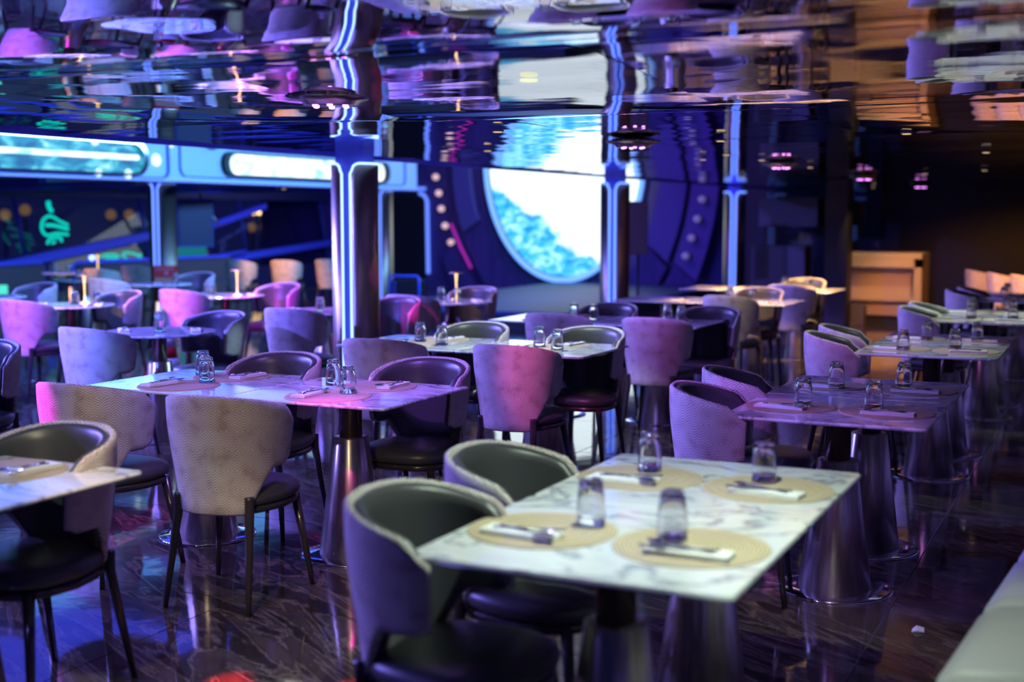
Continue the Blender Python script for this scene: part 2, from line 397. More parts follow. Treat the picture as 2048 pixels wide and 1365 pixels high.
# window wall on the left: sill wall, head, glass panes, mullions, leaning ledges
struct('wall_left', boxmesh('wall_left', 'navy', -16.3, -16.1, 1, 24.2, 0, .45))
struct('wall_left_head', boxmesh('wall_left_head', 'navy', -16.3, -16.1, 1, 24.2, 1.86, 6))
wroot = struct('window_1', boxmesh('window_frame', 'navy', -16.22, -16.08, 1, 24.2, .42, .50))
for k in range(8):
    y0 = 1 + k*2.9; q = MB(); q.add([(-16.14, y0+.03, .5), (-16.14, y0+2.87, .5), (-16.44, y0+2.87, 1.88), (-16.44, y0+.03, 1.88), (-16.15, y0+.03, .5), (-16.15, y0+2.87, .5), (-16.45, y0+2.87, 1.88), (-16.45, y0+.03, 1.88)], [(0, 1, 2, 3), (7, 6, 5, 4), (0, 4, 5, 1), (1, 5, 6, 2), (2, 6, 7, 3), (3, 7, 4, 0)], False); link('window_pane', q.mesh('pane', 'wallglass'), wroot)
    q = MB(); q.tube([(-16.17, y0+2.9, .48), (-16.17, y0+2.6, 1.88)], .03, 6); link('mullion', q.mesh('mullion', 'soffit'), wroot)
# low soffit over the window tables
sf = struct('soffit', boxmesh('soffit', 'soffit', -16.1, -11.5, 1, 19.3, 1.98, 2.1))
for k in range(11):
    link('soffit_slat', boxmesh('slat', 'soffit', -16.0, -11.6, 2.0+k*1.55, 2.12+k*1.55, 1.93, 1.98), sf)
def strip(name, pts, wd, mt, th=.14):
    (y0, z0), (y1, z1) = pts; q = MB()
    q.add([(-16.05, y0, z0-wd), (-16.05, y1, z1-wd), (-16.05, y1, z1), (-16.05, y0, z0), (-16.05+th, y0, z0-wd), (-16.05+th, y1, z1-wd), (-16.05+th, y1, z1), (-16.05+th, y0, z0)],
          [(0, 3, 2, 1), (4, 5, 6, 7), (3, 7, 6, 2), (0, 1, 5, 4), (0, 4, 7, 3), (1, 2, 6, 5)], False)
    return struct(name, q.mesh(name, mt))
strip('trim_2', [(12.6, .56), (18.35, 1.29)], .15, 'ledge')
strip('trim_3', [(18.9, .66), (24.1, 1.02)], .13, 'ledge')
strip('trim_4', [(19.9, 1.42), (21.6, 1.80)], .12, 'ledge')
strip('trim_5', [(16.8, .50), (20.9, .86)], .10, 'ledge')
# ------------------------------------------------------------------ lit beam with recessed screens
bm = struct('lighting_beam', boxmesh('beam_body', 'steelblue', -11.5, -11.06, 3.0, 19.3, 1.99, 3.0))
def xz_prism(pts, x0, x1, mt, name):       # outline given as (y, z), extruded in x
    n_ = len(pts); q = MB()
    vs = [(x0, y, z) for y, z in pts] + [(x1, y, z) for y, z in pts]
    q.add(vs, [tuple(range(n_)), tuple(range(2*n_-1, n_-1, -1))] + [(i, n_+i, n_+(i+1) % n_, (i+1) % n_) for i in range(n_)], False)
    return q.mesh(name, mt)
def framed(y0, y1, z0, z1, r, r_in=None, x=-11.06, dep=.05, mt='steelblue', holes=None): pass
def stadium(y0, y1, z0, z1, n=10):
    r = (z1-z0)/2; zc = (z0+z1)/2
    return arcpts(y1-r, zc, r, -pi/2, pi/2, n) + arcpts(y0+r, zc, r, pi/2, 1.5*pi, n)
def ringband(outer, inner, x0, x1, mt, name):
    n_ = len(outer); q = MB()
    vs = [(x0, *p) for p in outer] + [(x0, *p) for p in inner] + [(x1, *p) for p in outer] + [(x1, *p) for p in inner]
    fs = []
    for i in range(n_):
        j = (i+1) % n_
        fs += [(2*n_+i, 2*n_+j, 3*n_+j, 3*n_+i), (i, n_+i, n_+j, j), (i, j, 2*n_+j, 2*n_+i), (n_+i, 3*n_+i, 3*n_+j, n_+j)]
    q.add(vs, fs, False); return q.mesh(name, mt)
# left window-like screen with a tube running through, and the bright one
link('screen_panel', xz_prism(stadium(3.6, 12.45, 2.06, 2.42), -11.06, -11.045, 'pill2', 'screen_panel'), bm, label='recessed band screen showing dim teal texture')
link('screen_bezel', ringband(stadium(3.55, 12.52, 2.03, 2.45), stadium(3.6, 12.45, 2.06, 2.42), -11.06, -10.99, 'chrome', 'bezel'), bm)
q = MB(); q.tube([(-10.98, 3.6, 2.25), (-10.98, 12.3, 2.25)], .032, 8); link('neon_tube', q.mesh('neon_tube', 'pill'), bm)
link('screen_panel', xz_prism(stadium(14.1, 18.2, 2.10, 2.38), -11.06, -11.03, 'pill', 'screen_panel'), bm, label='glaring white-blue stadium shaped screen')
link('screen_bezel', ringband(stadium(14.0, 18.3, 2.07, 2.41), stadium(14.1, 18.2, 2.10, 2.38), -11.06, -10.98, 'dark', 'bezel'), bm)
link('bezel_rim', ringband(roundrect(2.5, 12.95, 2.01, 2.6, .12), roundrect(2.53, 12.92, 2.025, 2.585, .11), -11.06, -11.03, 'soffit', 'rim'), bm)
link('bezel_rim', ringband(roundrect(13.15, 18.9, 2.04, 2.6, .12), roundrect(13.18, 18.87, 2.055, 2.585, .11), -11.06, -11.04, 'soffit', 'rim'), bm)
for (y, z, r) in [(12.72, 2.24, .075), (12.2, 2.05, .06), (11.7, 2.05, .05), (11.65, 2.44, .07), (13.0, 2.46, .05)]:
    q = MB(); q.lathe([(r, 0), (r, .02), (r*.6, .035)], 16); o = link('lamp_lens', q.mesh('lens', 'pill'), bm, (-11.06, y, z)); o.rotation_euler = (0, pi/2, 0)
q = MB(); q.lathe([(.05, 0), (.06, .05), (.04, .12)], 12); o = link('spot_head', q.mesh('spot_head', 'bronze'), bm, (-11.04, 13.75, 2.46)); o.rotation_euler = (0, pi/2, 0)
q = MB(); q.box(-11.08, -11.04, 3.0, 19.3, 1.975, 1.992); link('edge_strip', q.mesh('edge_strip', 'neon2'), bm)
# thin blue tube frame of the portal on the back wall
q = MB(); q.tube([(-14.6, 24.1, 2.14), (-13.6, 24.1, 2.12)], .035, 8)
t_ = thing('neon_portal_frame', 'dark doorway left of the stage outlined by blue neon tube', 'neon frame', (0, 0, 0))
link('tube', q.mesh('tube', 'neon2'), t_)
q = MB(); q.tube([(-13.75, 24.1, 2.03), (-13.63, 24.1, 1.98), (-13.56, 24.1, 1.86), (-13.54, 24.1, .3)], .04, 8); link('tube', q.mesh('tube', 'neon2'), t_)
link('opening', boxmesh('opening', 'dark', -15.6, -13.65, 24.12, 24.19, .0, 2.05), t_)
# ------------------------------------------------------------------ stage, disc and drapes
st = struct('stage', boxmesh('stage_top', 'stagefloor', -10.4, -6.95, 16.2, 24.2, .14, .2, bev=.01))
link('stage_riser', boxmesh('riser', 'dark', -10.3, -7.05, 16.3, 24.2, 0, .14), st)
DX, DZ, DA, DB = -10.31, 2.67, 1.66, 2.36
def ell(a, b, n, a0=0, a1=2*pi): return [(DX+a*cos(a0+(a1-a0)*i/n), DZ+b*sin(a0+(a1-a0)*i/n)) for i in range(n)]
dt = thing('round_led_screen', 'huge glowing round stage screen showing white sky above blue water', 'screen', (DX, 23.95, DZ))
q = MB(); e = [(DA*cos(2*pi*i/64), DB*sin(2*pi*i/64)) for i in range(64)]
q.add([(x, -.02, z) for x, z in e] + [(x, .1, z) for x, z in e], [tuple(range(64)), tuple(range(127, 63, -1))] + [(i, 64+i, 64+(i+1) % 64, (i+1) % 64) for i in range(64)], False)
link('display', q.mesh('display', 'disc'), dt)
q = MB(); q.tube([((DA+.06)*cos(2*pi*i/80), -.08, (DB+.07)*sin(2*pi*i/80)) for i in range(80)], .055, 8, closed=True)
link('neon_ring', q.mesh('neon_ring', 'ringneon'), dt)
q = MB(); q.tube([((DA+.16)*cos(2*pi*i/80), 0, (DB+.17)*sin(2*pi*i/80)) for i in range(80)], .06, 6, closed=True)
link('rim', q.mesh('rim', 'navy'), dt)
def drape(a0, a1, k0, k1, y, mt, n=14):
    q = MB(); vs = []
    for i in range(n+1):
        a = a0+(a1-a0)*i/n
        for k, dy in ((k0, 0), (k1, 0), (k1, .12), (k0, .12)):
            vs.append((DX+DA*k*cos(a), y+dy + (.04 if i in (0, n) else 0), DZ+DB*k*sin(a)))
    fs = []
    for i in range(n):
        for c in range(4): fs.append((i*4+c, i*4+(c+1) % 4, (i+1)*4+(c+1) % 4, (i+1)*4+c))
    fs += [(0, 3, 2, 1), (n*4, n*4+1, n*4+2, n*4+3)]
    q.add(vs, fs, False); return q.mesh('drape', mt)
dr = thing('curved_stage_panels', 'violet curved fabric panels arching around the round stage screen', 'stage panels', (0, 0, 0))
for a0, a1, k0, k1, y, mt in [(R(150), R(205), 1.22, 1.46, 23.7, 'drape2'), (R(206), R(250), 1.22, 1.50, 23.85, 'purplewall'),
                              (R(-32), R(30), 1.30, 1.62, 23.7, 'drape2'), (R(-75), R(-34), 1.30, 1.62, 23.85, 'purplewall'),
                              (R(-30), R(30), 1.70, 2.02, 23.6, 'drape2'), (R(-60), R(-31), 1.68, 2.0, 23.85, 'purplewall'),
                              (R(206), R(235), 1.6, 1.85, 23.8, 'purplewall')]:
    link('curved_panel', drape(a0, a1, k0, k1, y, mt), dr)
def bulbs(pts, mt, lab, grp):
    q = MB(); q.lathe([(.001, -.07), (.04, -.06), (.068, -.03), (.075, 0), (.068, .03), (.04, .06), (.001, .07)], 14, cap=False); g_ = q.mesh('globe', mt)
    q = MB(); q.lathe([(.05, 0), (.05, .14), (.03, .2)], 10); s_ = q.mesh('socket', 'dark')
    for i, (x, y, z) in enumerate(pts):
        t = thing('marquee_bulb', lab[i], 'bulb', (x, y, z), 0, grp)
        link('globe', g_, t); o = link('socket', s_, t, (0, .04, 0)); o.rotation_euler = (-pi/2, 0, 0)
rk = ['topmost', 'second from top', 'middle', 'second from bottom', 'lowest']
bulbs([(-13.29, 24.0, 2.36), (-13.22, 24.0, 2.02), (-13.16, 24.0, 1.69), (-13.07, 24.0, 1.33), (-12.93, 24.0, .98)], 'bulb', [f'pink lit globe bulb, {r} of the string left of the round screen' for r in rk], 'globe bulbs left of the round screen')
bulbs([(-7.24, 23.4, 1.85), (-7.33, 23.4, 1.48), (-7.44, 23.4, 1.12), (-7.55, 23.4, .78)], 'bulb2', [f'dim violet globe bulb, {r} of the string right of the round screen' for r in ['topmost', 'second from top', 'second from bottom', 'lowest']], 'globe bulbs right of the round screen')
q = MB(); q.tube([(-12.75, 23.67, 1.37), (-12.52, 23.67, .88), (-12.28, 23.67, .46)], .03, 6)
thing('magenta_led_strip', 'slanting magenta light strip below the left string of bulbs', 'light strip', (0, 0, 0), me=q.mesh('led_strip', 'magline'))

# ------------------------------------------------------------------ pillars
PR = .185
def pillar(x, y, lab, zt=CH_Z, top=1.935, shell='satin', scale=1.0):
    t = thing('neon_pillar', lab, 'pillar', (x, y, 0), R(9.6), 'metal pillars with neon tubes')
    q = MB(); q.box(-.115, .115, -.115, .115, 0, zt+.04); link('shaft', q.mesh('shaft', 'bluelit'), t)
    slots = [-pi/2, pi/2]
    hw = R(14)
    for s in range(2):
        a0 = slots[s] + hw; a1 = slots[(s+1) % 2] - hw
        if a1 < a0: a1 += 2*pi
        # half shell with a rounded top corner on each side
        n_ = 30; q = MB(); vs = []
        for i in range(n_+1):
            a = a0 + (a1-a0)*i/n_
            e_ = min(i, n_-i)/n_*(a1-a0)*PR; rc = .06
            zz = top - (rc - math.sqrt(max(0, rc*rc-(rc-min(e_, rc))**2)))
            for r, z in ((PR, .0), (PR, zz), (PR-.012, zz), (PR-.012, .0)): vs.append((r*cos(a), r*sin(a), z))
        fs = []
        for i in range(n_):
            for c in range(3): fs.append((i*4+c, (i+1)*4+c, (i+1)*4+c+1, i*4+c+1))
        fs += [(0, 1, 2, 3), (n_*4, n_*4+3, n_*4+2, n_*4+1)]
        q.add(vs, fs); link('cladding', q.mesh('cladding', shell), t)
        # neon outline: up one edge, over the rounded top, down the other
        pts = []; e2 = R(3)
        def P(a, z, r=PR-.004): return (r*cos(a), r*sin(a), z)
        pts.append(P(a0-e2, .02)); pts.append(P(a0-e2, top-.07))
        for i in range(n_+1):
            a = a0 + (a1-a0)*i/n_; e_ = min(i, n_-i)/n_*(a1-a0)*PR
            zz = top + .008 - (.065 - math.sqrt(max(0, .065**2-(.065-min(e_, .065))**2)))
            pts.append(P(a, zz))
        pts.append(P(a1+e2, top-.07)); pts.append(P(a1+e2, .02)); nm_ = 'neon_near' if y < 10 and x > -7 else 'neon'
        q = MB(); q.tube(pts, .009 if y < 10 and x > -7 else .0125, 6); link('neon_tube', q.mesh('neon_tube', nm_), t)
    return t
pillar(-5.48, 8.59, 'nearest shiny metal pillar with neon tubes, rising behind the patterned chairs')
pillar(-5.78, 15.05, 'metal pillar with neon tubes in front of the round screen')
pillar(-6.1, 21.6, 'farthest metal pillar with twin neon tubes, right of the stage')
pillar(-11.95, 13.85, 'metal pillar with a neon tube under the left end of the light beam', zt=3.0, top=1.98)
pillar(-12.0, 19.7, 'dim metal pillar just behind the nearest neon pillar, below the beam', zt=3.0, top=1.98)

# ------------------------------------------------------------------ round UFO downlights and small downlights
q = MB(); q.lathe([(.03, .06), (.12, .058), (.17, .040), (.175, .030), (.12, .014), (.11, 0), (.0, 0)], 28, cap=False)
for k in range(12): q.lathe([(.001, .046), (.012, .042), (.012, .034), (.001, .028)], 6, (.172*cos(k*pi/6), .172*sin(k*pi/6)), cap=False)
hous = q.mesh('housing', 'bronze')
q = MB(); q.lathe([(.012, 0), (.012, -.006), (.006, -.009)], 10); led = q.mesh('led', 'led')
ufo = thing('round_ceiling_light', 'x', 'ceiling light', group='round violet ceiling lights')
link('housing', hous, ufo)
for k in range(6): link('led', led, ufo, (.07*cos(k*pi/3), .07*sin(k*pi/3), 0))
for (y, l) in [(4.45, 'large round dark ceiling light with violet LEDs, nearest, left of centre'), (8.0, 'round ceiling light with violet LEDs just right of the middle neon pillar'),
               (12.0, 'round ceiling light with violet LEDs right of the farthest neon pillar'), (16.2, 'round ceiling light, second farthest of the violet row'), (21.0, 'round ceiling light, farthest of the violet row')]:
    place(ufo, l, (-2.95, y, CH_Z-.062))
q = MB(); q.lathe([(.036, 0), (.036, -.008), (.03, -.01)], 16); tr = q.mesh('trim_ring', 'bronze')
q = MB(); q.lathe([(.026, -.004), (.026, -.012)], 14); lw = q.mesh('lens', 'down'); q = MB(); q.lathe([(.032, -.004), (.032, -.012)], 14); lw2 = q.mesh('lens', 'downw')
dl = thing('recessed_downlight', 'x', 'downlight', group='small recessed ceiling spots'); link('trim_ring', tr, dl); link('lens', lw, dl)
dn = [(-3.49, 19.98, 'above the lit counter, left'), (-3.96, 22.6, 'right of the farthest neon pillar'), (-2.14, 15.55, 'above the lit counter, right'), (-4.35, 15.74, 'beside the farthest neon pillar'),
      (-2.4, 8.14, 'above the middle dining rows'), (-3.33, 10.77, 'in front of the far neon pillar'), (-4.33, 8.62, 'in front of the round screen')]
for a in SPOTS: dn.append((a[0][0], a[0][1], None))  # added fittings, one at each spot lamp
c_ = 0
SN = ['behind the nearest patterned chair', 'over the chair lit magenta at left', 'over the front edge of the nearest right-hand table', 'over the lower left table',
      'over the centre table', 'left of the third right-hand table', 'over the third right-hand table', 'over the farthest amber table', 'over the small far square table', 'over the far cream chair',
      'over the three chairs at far right', 'over the lit counter aisle', 'over the near end of the pale sofa', 'over the foreground floor']
for (x, y, l) in dn:
    if l is None:
        l = 'small added ceiling spot ' + SN[c_]; c_ += 1
    else: l = 'small lit recessed ceiling spot ' + l
    place(dl, l, (x, y, CH_Z-.018))
wd = thing('surface_downlight', 'pale glowing flush disc light high above the middle dining tables', 'downlight', (-1.95, 4.21, CH_Z-.02)); link('lens', lw2, wd)

# ------------------------------------------------------------------ chair
def sstep(a, b, x): t = min(1, max(0, (x-a)/(b-a))); return t*t*(3-2*t)
def zb(s): return .385 + .175*min(1, max(0, (abs(s)-.41)/.31)) + .02*sstep(.9, 1, abs(s))
def zt(s): return .845 - .075*s*s - .045*sstep(.84, 1.0, abs(s))
def shell(off0, off1, inz, ins, name, mt, ns=44, nt=12, uvscale=1):
    q = MB(); A_, B_ = .245, .245; uvs = []
    def pt(s, t, off):
        s_ = s*(1-ins); f = R(106)*s_; z0 = zb(s_)+inz; z1 = zt(s_)-inz
        z = z0 + (z1-z0)*t; k = .83 + .17*sstep(.36, .80, z)
        a = A_*k-off; b = B_*k-off
        e = .86
        sx = math.copysign(abs(sin(f))**e, sin(f)); sy = math.copysign(abs(cos(f))**e, cos(f))
        return (a*sx, -b*sy + .0, z)
    def grid(off, flip):
        vs = [pt(-1+2*i/ns, j/nt, off) for j in range(nt+1) for i in range(ns+1)]
        fs = [(j*(ns+1)+i, j*(ns+1)+i+1, (j+1)*(ns+1)+i+1, (j+1)*(ns+1)+i) for j in range(nt) for i in range(ns)]
        if flip: fs = [f[::-1] for f in fs]
        return q.add(vs, fs)
    o0 = grid(off0, False); o1 = grid(off1, True)
    # rounded rim along the whole outline
    loop = [(i, 0) for i in range(ns+1)] + [(ns, j) for j in range(1, nt+1)] + [(i, nt) for i in range(ns-1, -1, -1)] + [(0, j) for j in range(nt-1, 0, -1)]
    idx = [j*(ns+1)+i for i, j in loop]; N = len(idx)
    mid = []
    th = off1-off0
    for (i, j) in loop:
        s = -1+2*i/ns; t = j/nt; p0 = Vector(pt(s, t, off0)); p1 = Vector(pt(s, t, off1)); c = (p0+p1)/2
        dz = (.45*th if j == nt else (-.45*th if j == 0 else 0)); c.z += dz
        if i in (0, ns): c.y += .4*th
        mid.append(tuple(c))
    om = q.add(mid, [])
    fs = []
    for k in range(N):
        k2 = (k+1) % N
        fs += [(o0+idx[k2], o0+idx[k], om+k, om+k2), (om+k2, om+k, o1+idx[k], o1+idx[k2])]
    q.f += [list(f) for f in fs]; q.m += [0]*len(fs); q.sm += [True]*len(fs)
    me = q.mesh(name, mt)
    uvl = me.uv_layers.new(name='UVMap')
    # arc-length / height uv
    for L in me.loops:
        v = me.vertices[L.vertex_index].co; uvl.data[L.index].uv = (math.atan2(v.x, -v.y)*.235 + 1, v.z + 1)
    return me
def chair_proto():
    t = thing('tub_chair', 'x', 'chair')
    link('back_shell', shell(0, .020, 0, 0, 'back_shell', 'fabric'), t, label='pale fabric outer shell with chevron scale pattern')
    link('back_pad', shell(.0195, .052, .012, .03, 'back_pad', 'leather'), t, label='dark smooth leather inner back')
    # seat cushion
    def sup(hx, hy, n_=36, e=.62):
        return [(math.copysign(abs(cos(a))**e, cos(a))*hx, math.copysign(abs(sin(a))**e, sin(a))*hy) for a in [2*pi*i/n_ for i in range(n_)]]
    def stack(layers):
        q = MB(); n_ = 36; vs = []
        for hx, hy, z in layers: vs += [(x*(1 - .20*max(0, -y/.2)), y+.035, z) for x, y in sup(hx, hy)]
        fs = [(k*n_+i, k*n_+(i+1) % n_, (k+1)*n_+(i+1) % n_, (k+1)*n_+i) for k in range(len(layers)-1) for i in range(n_)]
        fs += [tuple(range(n_-1, -1, -1)), tuple(range((len(layers)-1)*n_, len(layers)*n_))]
        q.add(vs, fs); return q
    link('seat', stack([(.205, .205, .405), (.222, .222, .415), (.228, .228, .435), (.222, .222, .455), (.20, .20, .470), (.15, .15, .478), (.07, .07, .481)]).mesh('seat', 'leather'), t)
    link('seat_frame', stack([(.20, .20, .375), (.215, .215, .378), (.218, .218, .402), (.21, .21, .405)]).mesh('seat_frame', 'leg'), t)
    for sx in (-1, 1):
        q = MB(); q.tube([(.158*sx, -.155, .45), (.158*sx, -.155, .44), (.158*sx, -.155, .38), (.185*sx, -.225, 0)], .019, 10)
        # taper towards the foot
        for i in range(len(q.v)):
            x, y, z = q.v[i]; f = .55 + .45*min(1, z/.38); cx = sx*(.185 - .027*min(1, z/.38)); cy = -.225 + .07*min(1, z/.38)
            q.v[i] = (cx+(x-cx)*f, cy+(y-cy)*f, z)
        link('leg', q.mesh('leg', 'leg'), t)
        q = MB(); q.tube([(.175*sx, .195, .395), (.225*sx, .245, 0)], .020, 10, taper=.011); link('leg', q.mesh('leg', 'leg'), t)
    return t
CH = chair_proto()
def chair(bx, by, deg, label, group):
    a = R(deg); fx, fy = -sin(a), cos(a)        # facing direction of local +Y
    place(CH, label, (bx + fx*.235, by + fy*.235, 0), a, group)
g1 = 'tub chairs at the middle tables'; g2 = 'tub chairs along the right-hand row'; g3 = 'tub chairs at the round tables'; g4 = 'tub chairs in the far background'
G = [
 (-3.18, 3.87, 8, 'patterned-back tub chair nearest, brown-lit seat, centre left foreground', g1),
 (-3.95, 3.92, 1, 'tub chair with magenta-lit patterned back, left of the nearest patterned chair', g1),
 (-3.12, 3.22, 178, 'grey-green leather tub chair behind the white table corner at lower left', g1),
 (-3.8, 5.38, 182, 'dark violet tub chair facing the camera behind the middle-left table, left one', g1),
 (-3.01, 5.47, 181, 'dark purple tub chair facing the camera with violet seat, at right end of middle-left table', g1),
 (-3.83, 6.12, 4, 'lavender patterned tub chair directly right of the nearest neon pillar', g1),
 (-3.0, 6.12, 0, 'pink and purple lit patterned tub chair in the picture centre', g1),
 (-3.76, 7.46, 180, 'grey leather tub chair behind the centre table, left end', g1),
 (-2.97, 7.46, 180, 'olive-grey leather tub chair behind the centre table, right end', g1),
 (-3.69, 8.29, 2, 'lilac patterned chair back at the far long table, left one', g1),
 (-2.92, 8.22, 0, 'mauve patterned tub chair with its whole back seen, right of centre', g1),
 (-3.65, 9.56, 180, 'dark tub chair behind the far long table, below the middle pillar', g1),
 (-2.82, 9.52, 180, 'dark purple-lit tub chair at the right end of the far long table', g1),
 (-3.16, 10.82, -6, 'cream patterned tub chair below the farthest neon pillar', g1),
 (-3.16, 12.26, 180, 'amber-rimmed tub chair behind the small far square table', g1),
 (-3.08, 12.82, -4, 'pinkish far tub chair with amber rim at the farthest square table', g1),
 (-3.20, 14.33, 181, 'olive tub chair behind the farthest amber-lit table', g1),
 (-1.73, 2.76, -92, 'large blurred grey-green tub chair at the front of the nearest table', g2),
 (-1.79, 3.38, -91, 'blurred olive tub chair behind the first one at the nearest table', g2),
 (-1.67, 5.03, -79, 'grey patterned tub chair at the near end of the second right-hand table', g2),
 (-1.72, 5.63, -76, 'dark tub chair with pink rim at the far end of the second right-hand table', g2),
 (-1.71, 7.64, -80, 'cream patterned tub chair with black inside at the third right-hand table', g2),
 (-1.74, 8.18, -80, 'black tub chair with pink rim at the third right-hand table, rear one', g2),
 (-1.55, 10.13, -89, 'olive and lilac tub chair at the fourth right-hand table, front one', g2),
 (-1.55, 10.64, -90, 'dark tub chair with pink rim at the fourth right-hand table, rear one', g2),
 (-1.52, 12.7, -90, 'violet tub chair at the fifth right-hand table, front one', g2),
 (-1.47, 13.2, -90, 'mauve tub chair at the fifth right-hand table, rear one', g2),
 (-5.73, 5.2, 200, 'blue-lit tub chair cut by the left edge of the picture', g3),
 (-5.88, 5.95, -5, 'blue patterned tub chair in front of the nearest round table', g3),
 (-5.86, 7.52, 174, 'navy tub chair with glaring white rim behind the nearest round table', g3),
 (-8.31, 7.72, -4, 'purple and pink patterned tub chair near the left edge', g3),
 (-8.33, 9.22, 174, 'dark violet tub chair behind the lamp-lit round table on the left', g3),
 (-10.31, 10.81, -6, 'yellowish tub chair lit by warm light, left background', g3),
 (-10.05, 9.90, 172, 'black tub chair with pale blue rim at far left', g3),
 (-8.14, 9.49, -5, 'pink and lilac patterned tub chair just right of the left neon pillar', g3),
 (-7.78, 10.93, 176, 'vivid magenta tub chair facing the camera behind a round lamp table', g3),
 (-5.71, 7.89, 0, 'lavender patterned tub chair left of the nearest neon pillar', g3),
 (-5.56, 9.50, 178, 'magenta tub chair peeping out behind the nearest neon pillar', g3),
 (-5.72, 9.68, -2, 'purple patterned tub chair with hot pink patch, right of the nearest pillar', g3),
 (-5.68, 11.2, 178, 'dark grey tub chair behind the lamp table near the stage', g3),
 (-12.49, 16.1, 10, 'orange-lit tub chair by the windows, left one of the background trio', g4),
 (-11.95, 16.55, 10, 'orange-lit tub chair by the windows, middle one of the background trio', g4),
 (-11.47, 17.08, 10, 'yellow tub chair by the windows, right one of the background trio', g4),
 (-12.24, 12.8, 9, 'pinkish tub chair behind the amber lamp table far left', g4),
 (-12.56, 13.86, 8, 'peach-lit tub chair left of the left neon pillar', g4),
 (-10.22, 12.58, 184, 'dark tub chair with amber rim just right of the left neon pillar', g4),
 (-1.85, 17.46, -70, 'rust-lit tub chair, left one of three at far right', g4),
 (-1.51, 16.67, -72, 'orange-brown tub chair, middle one of three at far right', g4),
 (-1.19, 16.19, -62, 'amber tub chair, right one of three at far right', g4),
]
for c in G: chair(*c)

# ------------------------------------------------------------------ tables
def pedestal(t):
    q = MB(); q.lathe([(.11, .735), (.11, .728), (.052, .722), (.052, .52)], 28); link('column', q.mesh('column', 'bronze'), t)
    q = MB(); q.lathe([(.052, .545), (.076, .545), (.080, .54), (.148, .012)], 36); link('cone', q.mesh('cone', 'steel'), t)
    q = MB(); q.lathe([(.235, 0), (.235, .006), (.225, .010), (.148, .012)], 40); link('base_plate', q.mesh('base_plate', 'chrome'), t)
def top_mesh(pts_fn):
    q = MB(); L = [(.012, .735), (.002, .738), (0, .743), (0, .7445), (.003, .75)]
    rings = [[(x, y, z) for x, y in pts_fn(i)] for i, z in L]; n_ = len(rings[0]); vs = sum(rings, [])
    fs = [(k*n_+i, k*n_+(i+1) % n_, (k+1)*n_+(i+1) % n_, (k+1)*n_+i) for k in range(len(L)-1) for i in range(n_)]
    fs += [tuple(range(n_-1, -1, -1)), tuple(range((len(L)-1)*n_, len(L)*n_))]
    q.add(vs, fs, False); return q.mesh('tabletop', 'marble')
def table_proto(fn, name):
    t = thing(name, 'x', 'table'); link('tabletop', top_mesh(fn), t); pedestal(t); return t
TR = table_proto(lambda i: roundrect(-.395+i, .395-i, -.358+i, .358-i, .022), 'marble_table')
TM = table_proto(lambda i: roundrect(-.41+i, .41-i, -.382+i, .382-i, .022), 'marble_table')
TO = table_proto(lambda i: [((.385-i)*cos(2*pi*k/56), (.385-i)*sin(2*pi*k/56)) for k in range(56)], 'round_table')

# tableware prototypes
q = MB(); q.lathe([(.0370, 0), (.0378, .004), (.0368, .03), (.0345, .075), (.0300, .108), (.0270, .118), (.0235, .1205), (.001, .1205),
                   (.001, .1205), (.001, .106), (.0235, .1055), (.0265, .100), (.0318, .072), (.0343, .03), (.0350, .002), (.0370, 0)], 24, cap=False)
GL = thing('glass_tumbler', 'x', 'glass', me=q.mesh('tumbler', 'glass'))
q = MB(); pr = [(.001, .0005)]
pr = [(.19, 0), (.19, .002)] + [(r, .003 + .0012*(k % 2)) for k, r in enumerate([.188-.0078*i for i in range(24)])] + [(.001, .003)]
q.lathe(pr, 40, cap=False); PM = thing('placemat', 'x', 'placemat', me=q.mesh('placemat', 'mat'))
q = MB(); q.box(-.035, .035, -.105, .105, 0, .004, bev=.002); q.box(-.033, .035, -.104, .103, .0042, .008, bev=.002); q.box(-.034, .033, -.103, .104, .0082, .012, bev=.002)
NK = thing('folded_napkin', 'x', 'napkin', me=q.mesh('napkin', 'napkin'))
def fork():
    q = MB(); q.tube([(0, -.095, .001), (0, -.03, .003), (0, .03, .004)], .0035, 6); q.box(-.011, .011, .03, .052, .002, .005, bev=.001)
    for k in range(4): q.tube([(-.009+.006*k, .05, .004), (-.009+.006*k, .092, .007)], .0015, 5)
    return q.mesh('fork', 'chrome')
def spoon():
    q = MB(); q.tube([(0, -.095, .001), (0, .03, .004)], .0033, 6, taper=.0028)
    n_ = 14; vs = [(0, .062, -.001)] + [(.017*cos(2*pi*i/n_), .062+.030*sin(2*pi*i/n_), .006) for i in range(n_)] + [(.019*cos(2*pi*i/n_), .062+.032*sin(2*pi*i/n_), .0055) for i in range(n_)]
    q.add(vs, [(0, 1+i, 1+(i+1) % n_) for i in range(n_)] + [(1+i, n_+1+i, n_+1+(i+1) % n_, 1+(i+1) % n_) for i in range(n_)])
    return q.mesh('spoon', 'chrome')
FK = thing('fork', 'x', 'fork', me=fork()); SP = thing('spoon', 'x', 'spoon', me=spoon())
TZ = .750
def at(x, y, dx, dy, a): return (x + dx*cos(a) - dy*sin(a), y + dx*sin(a) + dy*cos(a))
